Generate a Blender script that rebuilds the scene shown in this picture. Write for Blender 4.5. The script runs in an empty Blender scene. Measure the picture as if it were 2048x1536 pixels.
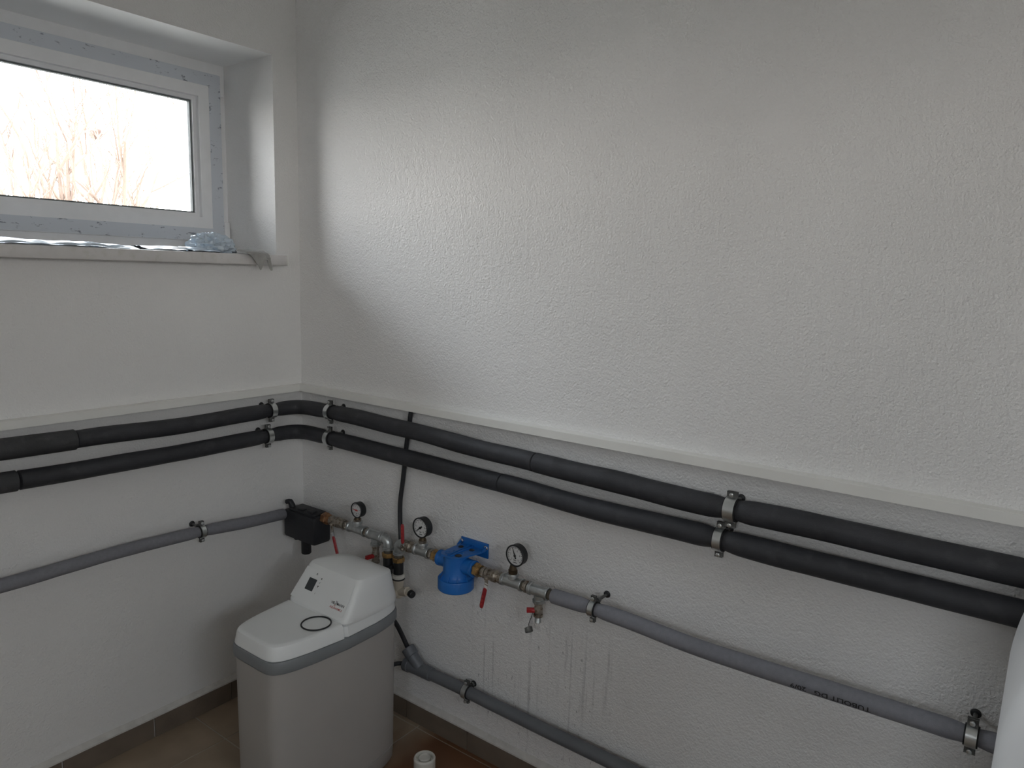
import bpy, bmesh, math, random
from mathutils import Vector, Matrix, noise
PI = math.pi
V = Vector
scene = bpy.context.scene
COL = scene.collection

# ------------------------------------------------------------------ camera, world, exposure (an overcast sky, no direct sun)
CAM = V((-1.7474, -2.3310, 1.6))
YAW, PITCH, ROLL, FPX = 0.9269, -0.1507, 0.0275, 1461.5
_f = V((math.sin(YAW)*math.cos(PITCH), math.cos(YAW)*math.cos(PITCH), math.sin(PITCH)))
_r = V((math.cos(YAW), -math.sin(YAW), 0)); _u = _r.cross(_f)
_r2 = _r*math.cos(ROLL) + _u*math.sin(ROLL); _u2 = _u*math.cos(ROLL) - _r*math.sin(ROLL)
cd = bpy.data.cameras.new('camera'); cam = bpy.data.objects.new('camera', cd); COL.objects.link(cam)
cd.sensor_fit = 'HORIZONTAL'; cd.sensor_width = 36; cd.lens = FPX/2048*36; cd.clip_start = .02; cd.clip_end = 300
_m = Matrix((( _r2.x, _u2.x, -_f.x, CAM.x), (_r2.y, _u2.y, -_f.y, CAM.y), (_r2.z, _u2.z, -_f.z, CAM.z), (0, 0, 0, 1)))
cam.matrix_world = _m
scene.camera = cam

world = bpy.data.worlds.new('overcast_sky'); scene.world = world; world.use_nodes = True
bg = world.node_tree.nodes['Background']
_nt = world.node_tree                                      # hazy overcast: warm and dimmer at the horizon, cooler and brighter overhead
_tc = _nt.nodes.new('ShaderNodeTexCoord'); _sx = _nt.nodes.new('ShaderNodeSeparateXYZ'); _nt.links.new(_tc.outputs['Generated'], _sx.inputs[0])
_rp = _nt.nodes.new('ShaderNodeValToRGB'); _nt.links.new(_sx.outputs['Z'], _rp.inputs['Fac'])
_rp.color_ramp.elements[0].position = .02; _rp.color_ramp.elements[0].color = (.80, .77, .735, 1)
_rp.color_ramp.elements[1].position = .62; _rp.color_ramp.elements[1].color = (.91, 1.0, 1.10, 1)
_nt.links.new(_rp.outputs['Color'], bg.inputs['Color']); bg.inputs['Strength'].default_value = 18.4

scene.view_settings.view_transform = 'Standard'; scene.view_settings.look = 'None'
scene.view_settings.exposure = 0.0; scene.view_settings.gamma = 1.0; scene.view_settings.use_curve_mapping = False
scene.cycles.use_denoising = True
scene.cycles.max_bounces = 14; scene.cycles.diffuse_bounces = 8; scene.cycles.sample_clamp_indirect = 6
scene.cycles.caustics_reflective = False; scene.cycles.caustics_refractive = False

# ------------------------------------------------------------------ materials
def newmat(name):
    m = bpy.data.materials.new(name); m.use_nodes = True
    nt = m.node_tree; b = nt.nodes['Principled BSDF']
    return m, nt, b
def nd(nt, typ, **kw):
    n = nt.nodes.new(typ)
    for k, v in kw.items(): setattr(n, k, v)
    return n
def pos(nt):
    g = nd(nt, 'ShaderNodeNewGeometry'); return g.outputs['Position']
def mat(name, col, rough=.5, metal=0., var=.06, vscale=25., bump=0., bscale=120., col2=None, spec=.5, c2lo=.5, c2hi=.62, coat=0.):
    """plain coloured material with soft noise variation, optional patches of a second colour and fine relief"""
    m, nt, b = newmat(name); P = pos(nt)
    no = nd(nt, 'ShaderNodeTexNoise'); no.inputs['Scale'].default_value = vscale; no.inputs['Detail'].default_value = 4
    nt.links.new(P, no.inputs['Vector'])
    mr = nd(nt, 'ShaderNodeMapRange'); mr.inputs['From Min'].default_value = .3; mr.inputs['From Max'].default_value = .7
    mr.inputs['To Min'].default_value = 1-var; mr.inputs['To Max'].default_value = 1+var
    nt.links.new(no.outputs['Fac'], mr.inputs['Value'])
    vm = nd(nt, 'ShaderNodeVectorMath', operation='SCALE'); vm.inputs[0].default_value = col[:3]
    nt.links.new(mr.outputs['Result'], vm.inputs['Scale'])
    out = vm.outputs['Vector']
    if col2 is not None:
        n2 = nd(nt, 'ShaderNodeTexNoise'); n2.inputs['Scale'].default_value = vscale*1.7; n2.inputs['Detail'].default_value = 5
        nt.links.new(P, n2.inputs['Vector'])
        r2 = nd(nt, 'ShaderNodeMapRange'); r2.inputs['From Min'].default_value = c2lo; r2.inputs['From Max'].default_value = c2hi
        nt.links.new(n2.outputs['Fac'], r2.inputs['Value'])
        mx = nd(nt, 'ShaderNodeMix', data_type='RGBA')
        nt.links.new(r2.outputs['Result'], mx.inputs['Factor']); nt.links.new(out, mx.inputs['A'])
        mx.inputs['B'].default_value = (*col2[:3], 1); out = mx.outputs['Result']
    nt.links.new(out, b.inputs['Base Color'])
    b.inputs['Roughness'].default_value = rough; b.inputs['Metallic'].default_value = metal
    b.inputs['Specular IOR Level'].default_value = spec; b.inputs['Coat Weight'].default_value = coat
    if bump:
        nb = nd(nt, 'ShaderNodeTexNoise'); nb.inputs['Scale'].default_value = bscale; nb.inputs['Detail'].default_value = 3
        nt.links.new(P, nb.inputs['Vector'])
        bp = nd(nt, 'ShaderNodeBump'); bp.inputs['Strength'].default_value = 1.0; bp.inputs['Distance'].default_value = bump
        nt.links.new(nb.outputs['Fac'], bp.inputs['Height']); nt.links.new(bp.outputs['Normal'], b.inputs['Normal'])
    return m

def wall_material(name, stains=False, grain=.0032):
    m, nt, b = newmat(name); P = pos(nt)
    base = (.81, .804, .797)
    no = nd(nt, 'ShaderNodeTexNoise'); no.inputs['Scale'].default_value = 2.2; no.inputs['Detail'].default_value = 5
    nt.links.new(P, no.inputs['Vector'])
    mr = nd(nt, 'ShaderNodeMapRange'); mr.inputs['From Min'].default_value = .3; mr.inputs['From Max'].default_value = .7
    mr.inputs['To Min'].default_value = .97; mr.inputs['To Max'].default_value = 1.03
    nt.links.new(no.outputs['Fac'], mr.inputs['Value'])
    vm = nd(nt, 'ShaderNodeVectorMath', operation='SCALE'); vm.inputs[0].default_value = base
    nt.links.new(mr.outputs['Result'], vm.inputs['Scale']); out = vm.outputs['Vector']
    if stains:
        def math_(op, a, c=None, clamp=False):
            n = nd(nt, 'ShaderNodeMath', operation=op); n.use_clamp = clamp
            for i, v in enumerate((a, c)):
                if v is None: continue
                if isinstance(v, (int, float)): n.inputs[i].default_value = v
                else: nt.links.new(v, n.inputs[i])
            return n.outputs[0]
        def band(v, a, b2, s):    # soft window a..b2
            n = nd(nt, 'ShaderNodeMapRange', interpolation_type='SMOOTHSTEP'); n.inputs['From Min'].default_value = a; n.inputs['From Max'].default_value = a+s
            nt.links.new(v, n.inputs['Value'])
            n2 = nd(nt, 'ShaderNodeMapRange', interpolation_type='SMOOTHSTEP'); n2.inputs['From Min'].default_value = b2-s; n2.inputs['From Max'].default_value = b2
            n2.inputs['To Min'].default_value = 1; n2.inputs['To Max'].default_value = 0
            nt.links.new(v, n2.inputs['Value'])
            return math_('MULTIPLY', n.outputs['Result'], n2.outputs['Result'])
        def nz(scale_vec, det=3, sc=1.0, off=(0, 0, 0)):
            mp = nd(nt, 'ShaderNodeMapping'); mp.inputs['Scale'].default_value = scale_vec; mp.inputs['Location'].default_value = off
            nt.links.new(P, mp.inputs['Vector'])
            n = nd(nt, 'ShaderNodeTexNoise'); n.inputs['Scale'].default_value = sc; n.inputs['Detail'].default_value = det
            nt.links.new(mp.outputs['Vector'], n.inputs['Vector']); return n.outputs['Fac']
        def over(v, lo, hi):
            n = nd(nt, 'ShaderNodeMapRange'); n.inputs['From Min'].default_value = lo; n.inputs['From Max'].default_value = hi
            nt.links.new(v, n.inputs['Value']); return n.outputs['Result']
        sp = nd(nt, 'ShaderNodeSeparateXYZ'); nt.links.new(P, sp.inputs[0])
        zone = math_('MULTIPLY', band(sp.outputs['Y'], -1.46, -.82, .12), band(sp.outputs['Z'], .02, .63, .12))
        streak = math_('MULTIPLY', over(nz((0, 62, .9)), .57, .72), over(nz((0, 8, 5), off=(3, 1, 2)), .42, .6))
        dots = over(nz((90, 90, 45), 1, off=(5, 2, 1)), .70, .76)
        dash = math_('MULTIPLY', over(nz((30, 150, 26), 1, off=(1, 9, 4)), .67, .74), over(nz((6, 6, 6)), .45, .6))
        # slanting splash running down away from the little drain tap
        mp = nd(nt, 'ShaderNodeMapping'); mp.inputs['Rotation'].default_value = (math.radians(-33), 0, 0); mp.inputs['Scale'].default_value = (1, 60, 6)
        nt.links.new(P, mp.inputs['Vector'])
        ns = nd(nt, 'ShaderNodeTexNoise'); ns.inputs['Scale'].default_value = 1.0; ns.inputs['Detail'].default_value = 3
        nt.links.new(mp.outputs['Vector'], ns.inputs['Vector'])
        zone2 = math_('MULTIPLY', band(sp.outputs['Y'], -1.50, -1.16, .12), band(sp.outputs['Z'], .22, .62, .14))
        splash = math_('MULTIPLY', over(ns.outputs['Fac'], .54, .74), zone2)
        s = math_('ADD', math_('MULTIPLY', streak, .75), math_('MULTIPLY', math_('ADD', dots, dash), .8))
        s = math_('MULTIPLY', s, zone)
        s = math_('ADD', s, math_('MULTIPLY', splash, .42), True)
        s = math_('MULTIPLY', s, .62)
        mx = nd(nt, 'ShaderNodeMix', data_type='RGBA'); nt.links.new(s, mx.inputs['Factor'])
        nt.links.new(out, mx.inputs['A']); mx.inputs['B'].default_value = (.20, .19, .20, 1); out = mx.outputs['Result']
    nt.links.new(out, b.inputs['Base Color']); b.inputs['Roughness'].default_value = .62; b.inputs['Specular IOR Level'].default_value = .35
    if grain:
        n1 = nd(nt, 'ShaderNodeTexNoise'); n1.inputs['Scale'].default_value = 165; n1.inputs['Detail'].default_value = 2
        n2 = nd(nt, 'ShaderNodeTexNoise'); n2.inputs['Scale'].default_value = 62; n2.inputs['Detail'].default_value = 2
        nt.links.new(P, n1.inputs['Vector']); nt.links.new(P, n2.inputs['Vector'])
        ad = nd(nt, 'ShaderNodeMath', operation='ADD'); nt.links.new(n1.outputs['Fac'], ad.inputs[0]); nt.links.new(n2.outputs['Fac'], ad.inputs[1])
        bp = nd(nt, 'ShaderNodeBump'); bp.inputs['Strength'].default_value = 1; bp.inputs['Distance'].default_value = grain
        nt.links.new(ad.outputs[0], bp.inputs['Height']); nt.links.new(bp.outputs['Normal'], b.inputs['Normal'])
    return m

def tile_material():
    m, nt, b = newmat('brown_tile'); P = pos(nt)
    no = nd(nt, 'ShaderNodeTexNoise'); no.inputs['Scale'].default_value = 9; no.inputs['Detail'].default_value = 6
    nt.links.new(P, no.inputs['Vector'])
    cr = nd(nt, 'ShaderNodeValToRGB'); cr.color_ramp.elements[0].position = .3; cr.color_ramp.elements[0].color = (.27, .205, .145, 1)
    cr.color_ramp.elements[1].position = .72; cr.color_ramp.elements[1].color = (.34, .26, .185, 1)
    nt.links.new(no.outputs['Fac'], cr.inputs['Fac'])
    # rust-brown water stain on the floor by the wall
    dv = nd(nt, 'ShaderNodeVectorMath', operation='DISTANCE'); nt.links.new(P, dv.inputs[0]); dv.inputs[1].default_value = (-.17, -1.12, 0)
    n2 = nd(nt, 'ShaderNodeTexNoise'); n2.inputs['Scale'].default_value = 5; nt.links.new(P, n2.inputs['Vector'])
    ma = nd(nt, 'ShaderNodeMath', operation='MULTIPLY_ADD'); ma.inputs[1].default_value = .35; nt.links.new(n2.outputs['Fac'], ma.inputs[0]); nt.links.new(dv.outputs['Value'], ma.inputs[2])
    mr = nd(nt, 'ShaderNodeMapRange'); mr.inputs['From Min'].default_value = .52; mr.inputs['From Max'].default_value = .70; mr.inputs['To Min'].default_value = .9; mr.inputs['To Max'].default_value = 0
    nt.links.new(ma.outputs[0], mr.inputs['Value'])
    mx = nd(nt, 'ShaderNodeMix', data_type='RGBA'); nt.links.new(mr.outputs['Result'], mx.inputs['Factor'])
    nt.links.new(cr.outputs['Color'], mx.inputs['A']); mx.inputs['B'].default_value = (.16, .062, .022, 1)
    nt.links.new(mx.outputs['Result'], b.inputs['Base Color']); b.inputs['Roughness'].default_value = .42
    return m

def film_material():
    """grey-blue protective film with rows of small worn dark prints"""
    m, nt, b = newmat('protective_film'); P = pos(nt)
    mp = nd(nt, 'ShaderNodeMapping'); mp.inputs['Scale'].default_value = (16, 16, 30); nt.links.new(P, mp.inputs['Vector'])
    no = nd(nt, 'ShaderNodeTexNoise'); no.inputs['Scale'].default_value = 1.3; no.inputs['Detail'].default_value = 4; no.inputs['Roughness'].default_value = .7
    nt.links.new(mp.outputs['Vector'], no.inputs['Vector'])
    mr = nd(nt, 'ShaderNodeMapRange'); mr.inputs['From Min'].default_value = .585; mr.inputs['From Max'].default_value = .64
    nt.links.new(no.outputs['Fac'], mr.inputs['Value'])
    mx = nd(nt, 'ShaderNodeMix', data_type='RGBA'); nt.links.new(mr.outputs['Result'], mx.inputs['Factor'])
    mx.inputs['A'].default_value = (.66, .69, .74, 1); mx.inputs['B'].default_value = (.26, .28, .33, 1)
    nt.links.new(mx.outputs['Result'], b.inputs['Base Color']); b.inputs['Roughness'].default_value = .35
    return m

def glass_material():
    m, nt, b = newmat('window_glass')
    tr = nd(nt, 'ShaderNodeBsdfTransparent'); tr.inputs['Color'].default_value = (.95, .957, .957, 1)
    gl = nd(nt, 'ShaderNodeBsdfGlossy'); gl.inputs['Roughness'].default_value = .02
    fr = nd(nt, 'ShaderNodeFresnel'); fr.inputs['IOR'].default_value = 1.45
    mx = nd(nt, 'ShaderNodeMixShader'); nt.links.new(fr.outputs[0], mx.inputs[0]); nt.links.new(tr.outputs[0], mx.inputs[1]); nt.links.new(gl.outputs[0], mx.inputs[2])
    nt.links.new(mx.outputs[0], nt.nodes['Material Output'].inputs['Surface'])
    return m

M = {}
M['wall'] = wall_material('plaster_window_wall', grain=.0022)
M['wall_s'] = wall_material('plaster_stained_wall', True)
M['reveal'] = mat('smooth_white_paint', (.89, .89, .885), .6, var=.02, vscale=6)
M['ceil'] = mat('ceiling_paint', (.80, .80, .79), .8, var=.02, vscale=3)
M['tile'] = tile_material()
M['grout'] = mat('grout', (.42, .38, .33), .9, var=.1)
M['skirt'] = mat('skirting_tile', (.17, .135, .105), .5, var=.12, vscale=14)
M['plaster'] = mat('white_filler', (.60, .58, .55), .8, var=.08, vscale=40, bump=.001)
M['pvc'] = mat('white_window_pvc', (.88, .88, .89), .32, var=.02)
M['film'] = film_material()
M['gasket'] = mat('grey_gasket', (.16, .18, .18), .6)
M['glass'] = glass_material()
M['sill'] = mat('window_sill_white', (.66, .64, .63), .4, var=.03, col2=(.60, .585, .55), c2lo=.55, c2hi=.75)
M['duct'] = mat('cable_duct_pvc', (.84, .835, .80), .4, var=.03, vscale=8)
M['foam'] = mat('black_rubber_foam', (.030, .031, .036), .62, var=.18, vscale=16, bump=.0006, bscale=300, col2=(.05, .05, .055), c2lo=.56, c2hi=.75)
M['foam2'] = mat('black_foam_greyer', (.042, .043, .046), .7, var=.2, vscale=18, bump=.0006, bscale=300, col2=(.07, .07, .072), c2lo=.58, c2hi=.74)
M['pe'] = mat('grey_pe_foam', (.215, .215, .24), .75, var=.07, vscale=90, bump=.0005, bscale=500)
M['ht'] = mat('grey_drain_plastic', (.14, .148, .162), .42, var=.06)
M['zinc'] = mat('galvanised_steel', (.50, .52, .52), .36, .9, var=.16, vscale=45, bump=.0004, bscale=160)
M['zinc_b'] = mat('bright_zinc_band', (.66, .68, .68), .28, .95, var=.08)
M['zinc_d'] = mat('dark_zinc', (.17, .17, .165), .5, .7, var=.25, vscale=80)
M['rubber'] = mat('black_rubber', (.012, .012, .013), .6)
M['brass'] = mat('brass', (.46, .29, .12), .36, .9, var=.15, vscale=60, col2=(.22, .12, .06), c2lo=.55, c2hi=.7)
M['bronze'] = mat('old_bronze', (.33, .17, .085), .5, .75, var=.2, vscale=50, col2=(.16, .07, .04), c2lo=.5, c2hi=.66)
M['nickel'] = mat('worn_nickel', (.38, .34, .29), .42, .85, var=.2, vscale=70, col2=(.18, .13, .09), c2lo=.5, c2hi=.66)
M['dkbrass'] = mat('dark_oxidised_brass', (.09, .065, .04), .5, .7, var=.2)
M['hemp'] = mat('sealing_hemp', (.10, .085, .065), .9, var=.3, vscale=200)
M['red'] = mat('red_vinyl', (.30, .016, .022), .42, var=.1)
M['red2'] = mat('red_lever_bright', (.38, .022, .025), .4, var=.08)
M['redpr'] = mat('red_print', (.45, .05, .04), .6, var=.02)
M['white'] = mat('white_enamel_lever', (.72, .72, .70), .35)
M['soft'] = mat('softener_white_plastic', (.76, .77, .765), .42, var=.02, vscale=6)
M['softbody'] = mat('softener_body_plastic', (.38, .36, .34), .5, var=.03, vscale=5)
M['band'] = mat('softener_grey_band', (.20, .21, .22), .45, var=.03)
M['screen'] = mat('softener_screen', (.055, .06, .064), .25)
M['black'] = mat('black_plastic', (.014, .015, .017), .45, var=.1)
M['ink'] = mat('black_ink', (.02, .02, .022), .6)
M['box'] = mat('black_epp_shell', (.016, .017, .021), .55, var=.15, vscale=50)
M['blue'] = mat('blue_plastic', (.012, .135, .46), .36, var=.06, vscale=12)
M['dial'] = mat('gauge_dial', (.62, .62, .62), .5, var=.02)
M['chrome'] = mat('screw_steel', (.6, .6, .62), .25, 1.0)
M['cream'] = mat('cream_plastic', (.58, .52, .43), .4, var=.05, vscale=40)
M['offwhite'] = mat('offwhite_plastic', (.64, .62, .57), .4, var=.04)
M['hose'] = mat('black_hose', (.02, .021, .024), .5, var=.1)
M['bag'] = mat('bluish_plastic_bag', (.58, .66, .74), .3, var=.05, vscale=30)
M['sheet'] = mat('clear_grey_sheet', (.42, .45, .48), .28, var=.06)
M['rag'] = mat('grey_rag', (.36, .355, .34), .85, var=.12, vscale=40)
M['strip'] = mat('dark_strip', (.20, .215, .23), .35, var=.1)
M['boiler'] = mat('boiler_enamel', (.62, .63, .64), .35, var=.015)
M['bark'] = mat('brown_bark', (.165, .118, .092), .9, var=.15, vscale=2)
M['twig'] = mat('yellowish_twigs', (.15, .125, .085), .9, var=.15, vscale=2)
M['nest'] = mat('brown_mistletoe', (.10, .066, .051), .95, var=.2, vscale=6)
M['rooftile'] = mat('red_roof', (.19, .085, .07), .9, var=.12, vscale=2)
M['housewall'] = mat('cream_render', (.6, .56, .48), .9)
M['earth'] = mat('pale_winter_ground', (.30, .28, .25), 1, var=.2, vscale=.6)

# ------------------------------------------------------------------ mesh helpers
def frame_of(d):
    d = V(d).normalized(); a = V((0, 0, 1)) if abs(d.z) < .9 else V((1, 0, 0))
    x = a.cross(d).normalized(); return x, d.cross(x).normalized(), d
class B:
    def __init__(s): s.bm = bmesh.new()
    def loft(s, rings, cap0=True, cap1=True, closed=True):
        R = [[s.bm.verts.new(p) for p in r] for r in rings]; n = len(R[0])
        for a, b in zip(R, R[1:]):
            for i in range(n if closed else n-1):
                j = (i+1) % n
                try: s.bm.faces.new((a[i], a[j], b[j], b[i]))
                except ValueError: pass
        if cap0 and closed: s.bm.faces.new(R[0][::-1])
        if cap1 and closed: s.bm.faces.new(R[-1])
        return s
    def box(s, x0, x1, y0, y1, z0, z1, bev=0.):
        r = bmesh.ops.create_cube(s.bm, size=1)
        for v in r['verts']: v.co = V(((x0+x1)/2+v.co.x*(x1-x0), (y0+y1)/2+v.co.y*(y1-y0), (z0+z1)/2+v.co.z*(z1-z0)))
        if bev:
            es = list({e for v in r['verts'] for e in v.link_edges})
            bmesh.ops.bevel(s.bm, geom=es, offset=bev, segments=2, affect='EDGES', profile=.5)
        return s
    def obox(s, c, ax, half, bev=0.):
        """oriented box: centre, three axes, half sizes"""
        r = bmesh.ops.create_cube(s.bm, size=2)
        for v in r['verts']: v.co = V(c)+V(ax[0])*v.co.x*half[0]+V(ax[1])*v.co.y*half[1]+V(ax[2])*v.co.z*half[2]
        if bev:
            es = list({e for v in r['verts'] for e in v.link_edges})
            bmesh.ops.bevel(s.bm, geom=es, offset=bev, segments=2, affect='EDGES', profile=.5)
        return s
    def lathe(s, o, d, prof, n=24, rot=0., cap0=True, cap1=True):
        x, y, z = frame_of(d); o = V(o)
        return s.loft([[o+z*t+(x*math.cos(rot+2*PI*i/n)+y*math.sin(rot+2*PI*i/n))*r for i in range(n)] for t, r in prof], cap0, cap1)
    def cyl(s, a, b, r, r2=None, n=20, rot=0.):
        a, b = V(a), V(b); return s.lathe(a, b-a, [(0, r), ((b-a).length, r if r2 is None else r2)], n, rot)
    def tube(s, pts, r, n=14, cap=True):
        pts = [V(p) for p in pts]; rs = r if isinstance(r, (list, tuple)) else [r]*len(pts)
        x = None; rings = []
        for i, p in enumerate(pts):
            t = (pts[min(i+1, len(pts)-1)]-pts[max(i-1, 0)]).normalized()
            if x is None: x = frame_of(t)[0]
            x = (x-t*x.dot(t)).normalized(); y = t.cross(x)
            rings.append([p+(x*math.cos(2*PI*k/n)+y*math.sin(2*PI*k/n))*rs[i] for k in range(n)])
        return s.loft(rings, cap, cap)
    def ring(s, c, d, R, r, n=32, m=8, sx=1.0, sr=1.0):
        x, y, z = frame_of(d); c = V(c); rings = []
        for i in range(n+1):
            a = 2*PI*i/n; e = x*math.cos(a)+y*math.sin(a)
            rings.append([c+e*R+(e*math.cos(2*PI*k/m)*sr+z*math.sin(2*PI*k/m)*sx)*r for k in range(m)])
        return s.loft(rings, False, False)
    def prism(s, poly, d):
        d = V(d); return s.loft([[V(p) for p in poly], [V(p)+d for p in poly]])
def setp(o, label=None, cat=None, group=None, kind=None):
    if label: o['label'] = label
    if cat: o['category'] = cat
    if group: o['group'] = group
    if kind: o['kind'] = kind
    return o
ORIGIN = {}
def thing(name, label, cat, loc, group=None):
    o = bpy.data.objects.new(name, None); COL.objects.link(o); o.location = loc; o.empty_display_size = .05
    ORIGIN[o.name] = V(loc); return setp(o, label, cat, group)
def build(name, b, m, parent=None, loc=None, smooth=38, weld=True):
    """world-space bmesh -> one object whose origin sits at its thing's base"""
    bm = b.bm if isinstance(b, B) else b
    if weld: bmesh.ops.remove_doubles(bm, verts=bm.verts, dist=1e-6)
    bmesh.ops.recalc_face_normals(bm, faces=bm.faces)
    off = ORIGIN[parent.name] if parent is not None else (V(loc) if loc is not None else V((0, 0, 0)))
    bm.transform(Matrix.Translation(-off))
    me = bpy.data.meshes.new(name); bm.to_mesh(me); bm.free()
    for mm in (m if isinstance(m, (list, tuple)) else [m]): me.materials.append(mm)
    if smooth:
        me.polygons.foreach_set('use_smooth', [True]*len(me.polygons)); me.set_sharp_from_angle(angle=math.radians(smooth))
    o = bpy.data.objects.new(name, me); COL.objects.link(o)
    if parent is not None: o.parent = parent
    else: o.location = off
    ORIGIN[o.name] = off
    return o
def bez(pts, n=8):
    """Catmull-Rom through points"""
    P = [V(p) for p in pts]; P = [P[0]*2-P[1]]+P+[P[-1]*2-P[-2]]; out = []
    for i in range(1, len(P)-2):
        for k in range(n):
            t = k/n; a, b, c, d = P[i-1:i+3]
            out.append(.5*((2*b)+(c-a)*t+(2*a-5*b+4*c-d)*t*t+(3*b-a-3*c+d)*t**3))
    out.append(P[-2]); return out
def text_mesh(txt, size, font_scale_x=1.0, bold=False):
    """letters as flat outlines in the xy plane, centred; returns (verts, faces)"""
    cu = bpy.data.curves.new('lettering', 'FONT'); cu.body = txt; cu.size = size; cu.align_x = 'CENTER'; cu.align_y = 'CENTER'
    cu.resolution_u = 3; cu.offset = size*.018 if bold else 0
    o = bpy.data.objects.new('lettering', cu); COL.objects.link(o)
    dg = bpy.context.evaluated_depsgraph_get(); me = bpy.data.meshes.new_from_object(o.evaluated_get(dg))
    vs = [(v.co.x*font_scale_x, v.co.y) for v in me.vertices]; fs = [tuple(p.vertices) for p in me.polygons]
    bpy.data.objects.remove(o); bpy.data.curves.remove(cu); bpy.data.meshes.remove(me)
    return vs, fs
def put_text(b, vf, fn):
    vv = [b.bm.verts.new(fn(x, y)) for x, y in vf[0]]
    for f in vf[1]:
        try: b.bm.faces.new([vv[i] for i in f])
        except ValueError: pass

# ------------------------------------------------------------------ the room
XL, YB, ZC = -3.5, -3.7, 2.8
WX0, WX1, WZ0, WZ1 = -1.15, -.102, 1.642, 2.3375        # window opening
WT = .40                                                  # window wall thickness
b = B()
W2 = (-3.35, -1.55)                                        # second window further along the same wall, out of view, added for more daylight
W3 = (-3.45, -2.35)                                        # unseen window added to the facing wall to brighten the pipe wall (y range)
W4 = (-2.60, -1.30)                                        # unseen window added opposite the window wall to lift its brightness (x range)
b.box(XL-.2, W2[0], 0, WT, 0, ZC).box(W2[1], WX0, 0, WT, 0, ZC).box(WX1, .25, 0, WT, 0, ZC)
for _a, _c in ((WX0, WX1), W2): b.box(_a, _c, 0, WT, 0, WZ0).box(_a, _c, 0, WT, WZ1, ZC)
w = build('wall_left', b, [M['wall'], M['reveal']], smooth=0); setp(w, 'plastered wall with the window in it', 'wall', kind='structure')
for p in w.data.polygons:
    c = p.center
    if (WX0-.01 < c.x < WX1+.01 or W2[0]-.01 < c.x < W2[1]+.01) and WZ0-.01 < c.z < WZ1+.01 and .02 < c.y < WT-.02: p.material_index = 1
w = build('wall_right', B().box(0, .25, YB, 0, 0, ZC), M['wall_s'], smooth=0); setp(w, 'long rough plastered wall carrying all the pipes', 'wall', kind='structure')
b = B().box(XL-.2, W4[0], YB-.2, YB, 0, ZC).box(W4[1], .25, YB-.2, YB, 0, ZC).box(W4[0], W4[1], YB-.2, YB, 0, WZ0).box(W4[0], W4[1], YB-.2, YB, WZ1, ZC)
w = build('wall_back', b, M['wall'], smooth=0); setp(w, 'plain plastered wall opposite the window wall', 'wall', kind='structure')
b = B().box(XL-.2, XL, YB, W3[0], 0, ZC).box(XL-.2, XL, W3[1], 0, 0, ZC).box(XL-.2, XL, W3[0], W3[1], 0, WZ0).box(XL-.2, XL, W3[0], W3[1], WZ1, ZC)
w = build('wall_side', b, M['wall'], smooth=0); setp(w, 'plain plastered wall facing the pipe wall', 'wall', kind='structure')
w = build('ceiling', B().box(XL-.2, .25, YB-.2, WT, ZC, ZC+.2), M['ceil'], smooth=0); setp(w, 'flat white ceiling of the boiler room', 'ceiling', kind='structure')
fl = build('floor', B().box(XL-.2, .25, YB-.2, WT, -.15, -.002), M['grout'], smooth=0); setp(fl, 'floor of brown ceramic tiles with pale joints', 'floor', kind='structure')
TS, TG = .458, .004
tiles = {}
ix0 = -.488
xs = [ix0+TS*k for k in range(-7, 3)]; ys = [-.203-TS*k for k in range(-1, 9)]
for i in range(len(xs)-1):
    for j in range(len(ys)-1):
        a0, a1 = max(xs[i]+TG/2, XL), min(xs[i+1]-TG/2, -.001); c0, c1 = max(ys[j+1]+TG/2, YB), min(ys[j]-TG/2, -.001)
        if a1-a0 < .02 or c1-c0 < .02: continue
        key = (round(a1-a0, 4), round(c1-c0, 4))
        if key not in tiles:
            o = build('tile', B().box(-key[0]/2, key[0]/2, -key[1]/2, key[1]/2, -.006, 0, .0012), M['tile'], smooth=0); tiles[key] = o.data
        else:
            o = bpy.data.objects.new('tile', tiles[key]); COL.objects.link(o)
        o.parent = fl; o.location = ((a0+a1)/2, (c0+c1)/2, 0)
# skirting: tile pieces set in filler, a pale filler ledge on top
def skirting(name, label, along, length):
    def bx(b, s0, s1, d0, d1, z0, z1, bev=0):
        return b.box(-s1, -s0, -d1, -d0, z0, z1, bev) if along == 'x' else b.box(-d1, -d0, -s1, -s0, z0, z1, bev)
    b = B(); bx(b, 0, length, 0, .009, 0, .076)
    n = 26; pr = [(.0, .090), (.004, .086), (.010, .080), (.0155, .077), (.0165, .072), (.009, .071)]
    rings = []
    for i in range(n+1):
        s = length*i/n; wob = .0015*math.sin(i*2.3)
        rings.append([(-s, -d-(wob if d > .006 else 0), z+wob) if along == 'x' else (-d-(wob if d > .006 else 0), -s, z+wob) for d, z in pr])
    b.loft(rings)
    k = build(name, b, M['plaster'], smooth=30); setp(k, label, 'baseboard', kind='structure')
    s = .02 if along == 'y' else .06; first = None
    while s < length:
        e = min(s+.287, length)
        build('tile', bx(B(), s+.002, e-.002, .006, .0145, .0, .0735, .001), M['skirt'], k, smooth=0)
        s = e
skirting('baseboard_left', 'brown tile skirting with pale filler under the window wall', 'x', 3.4)
skirting('baseboard_right', 'brown tile skirting with pale filler below the pipes', 'y', 3.6)
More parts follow.
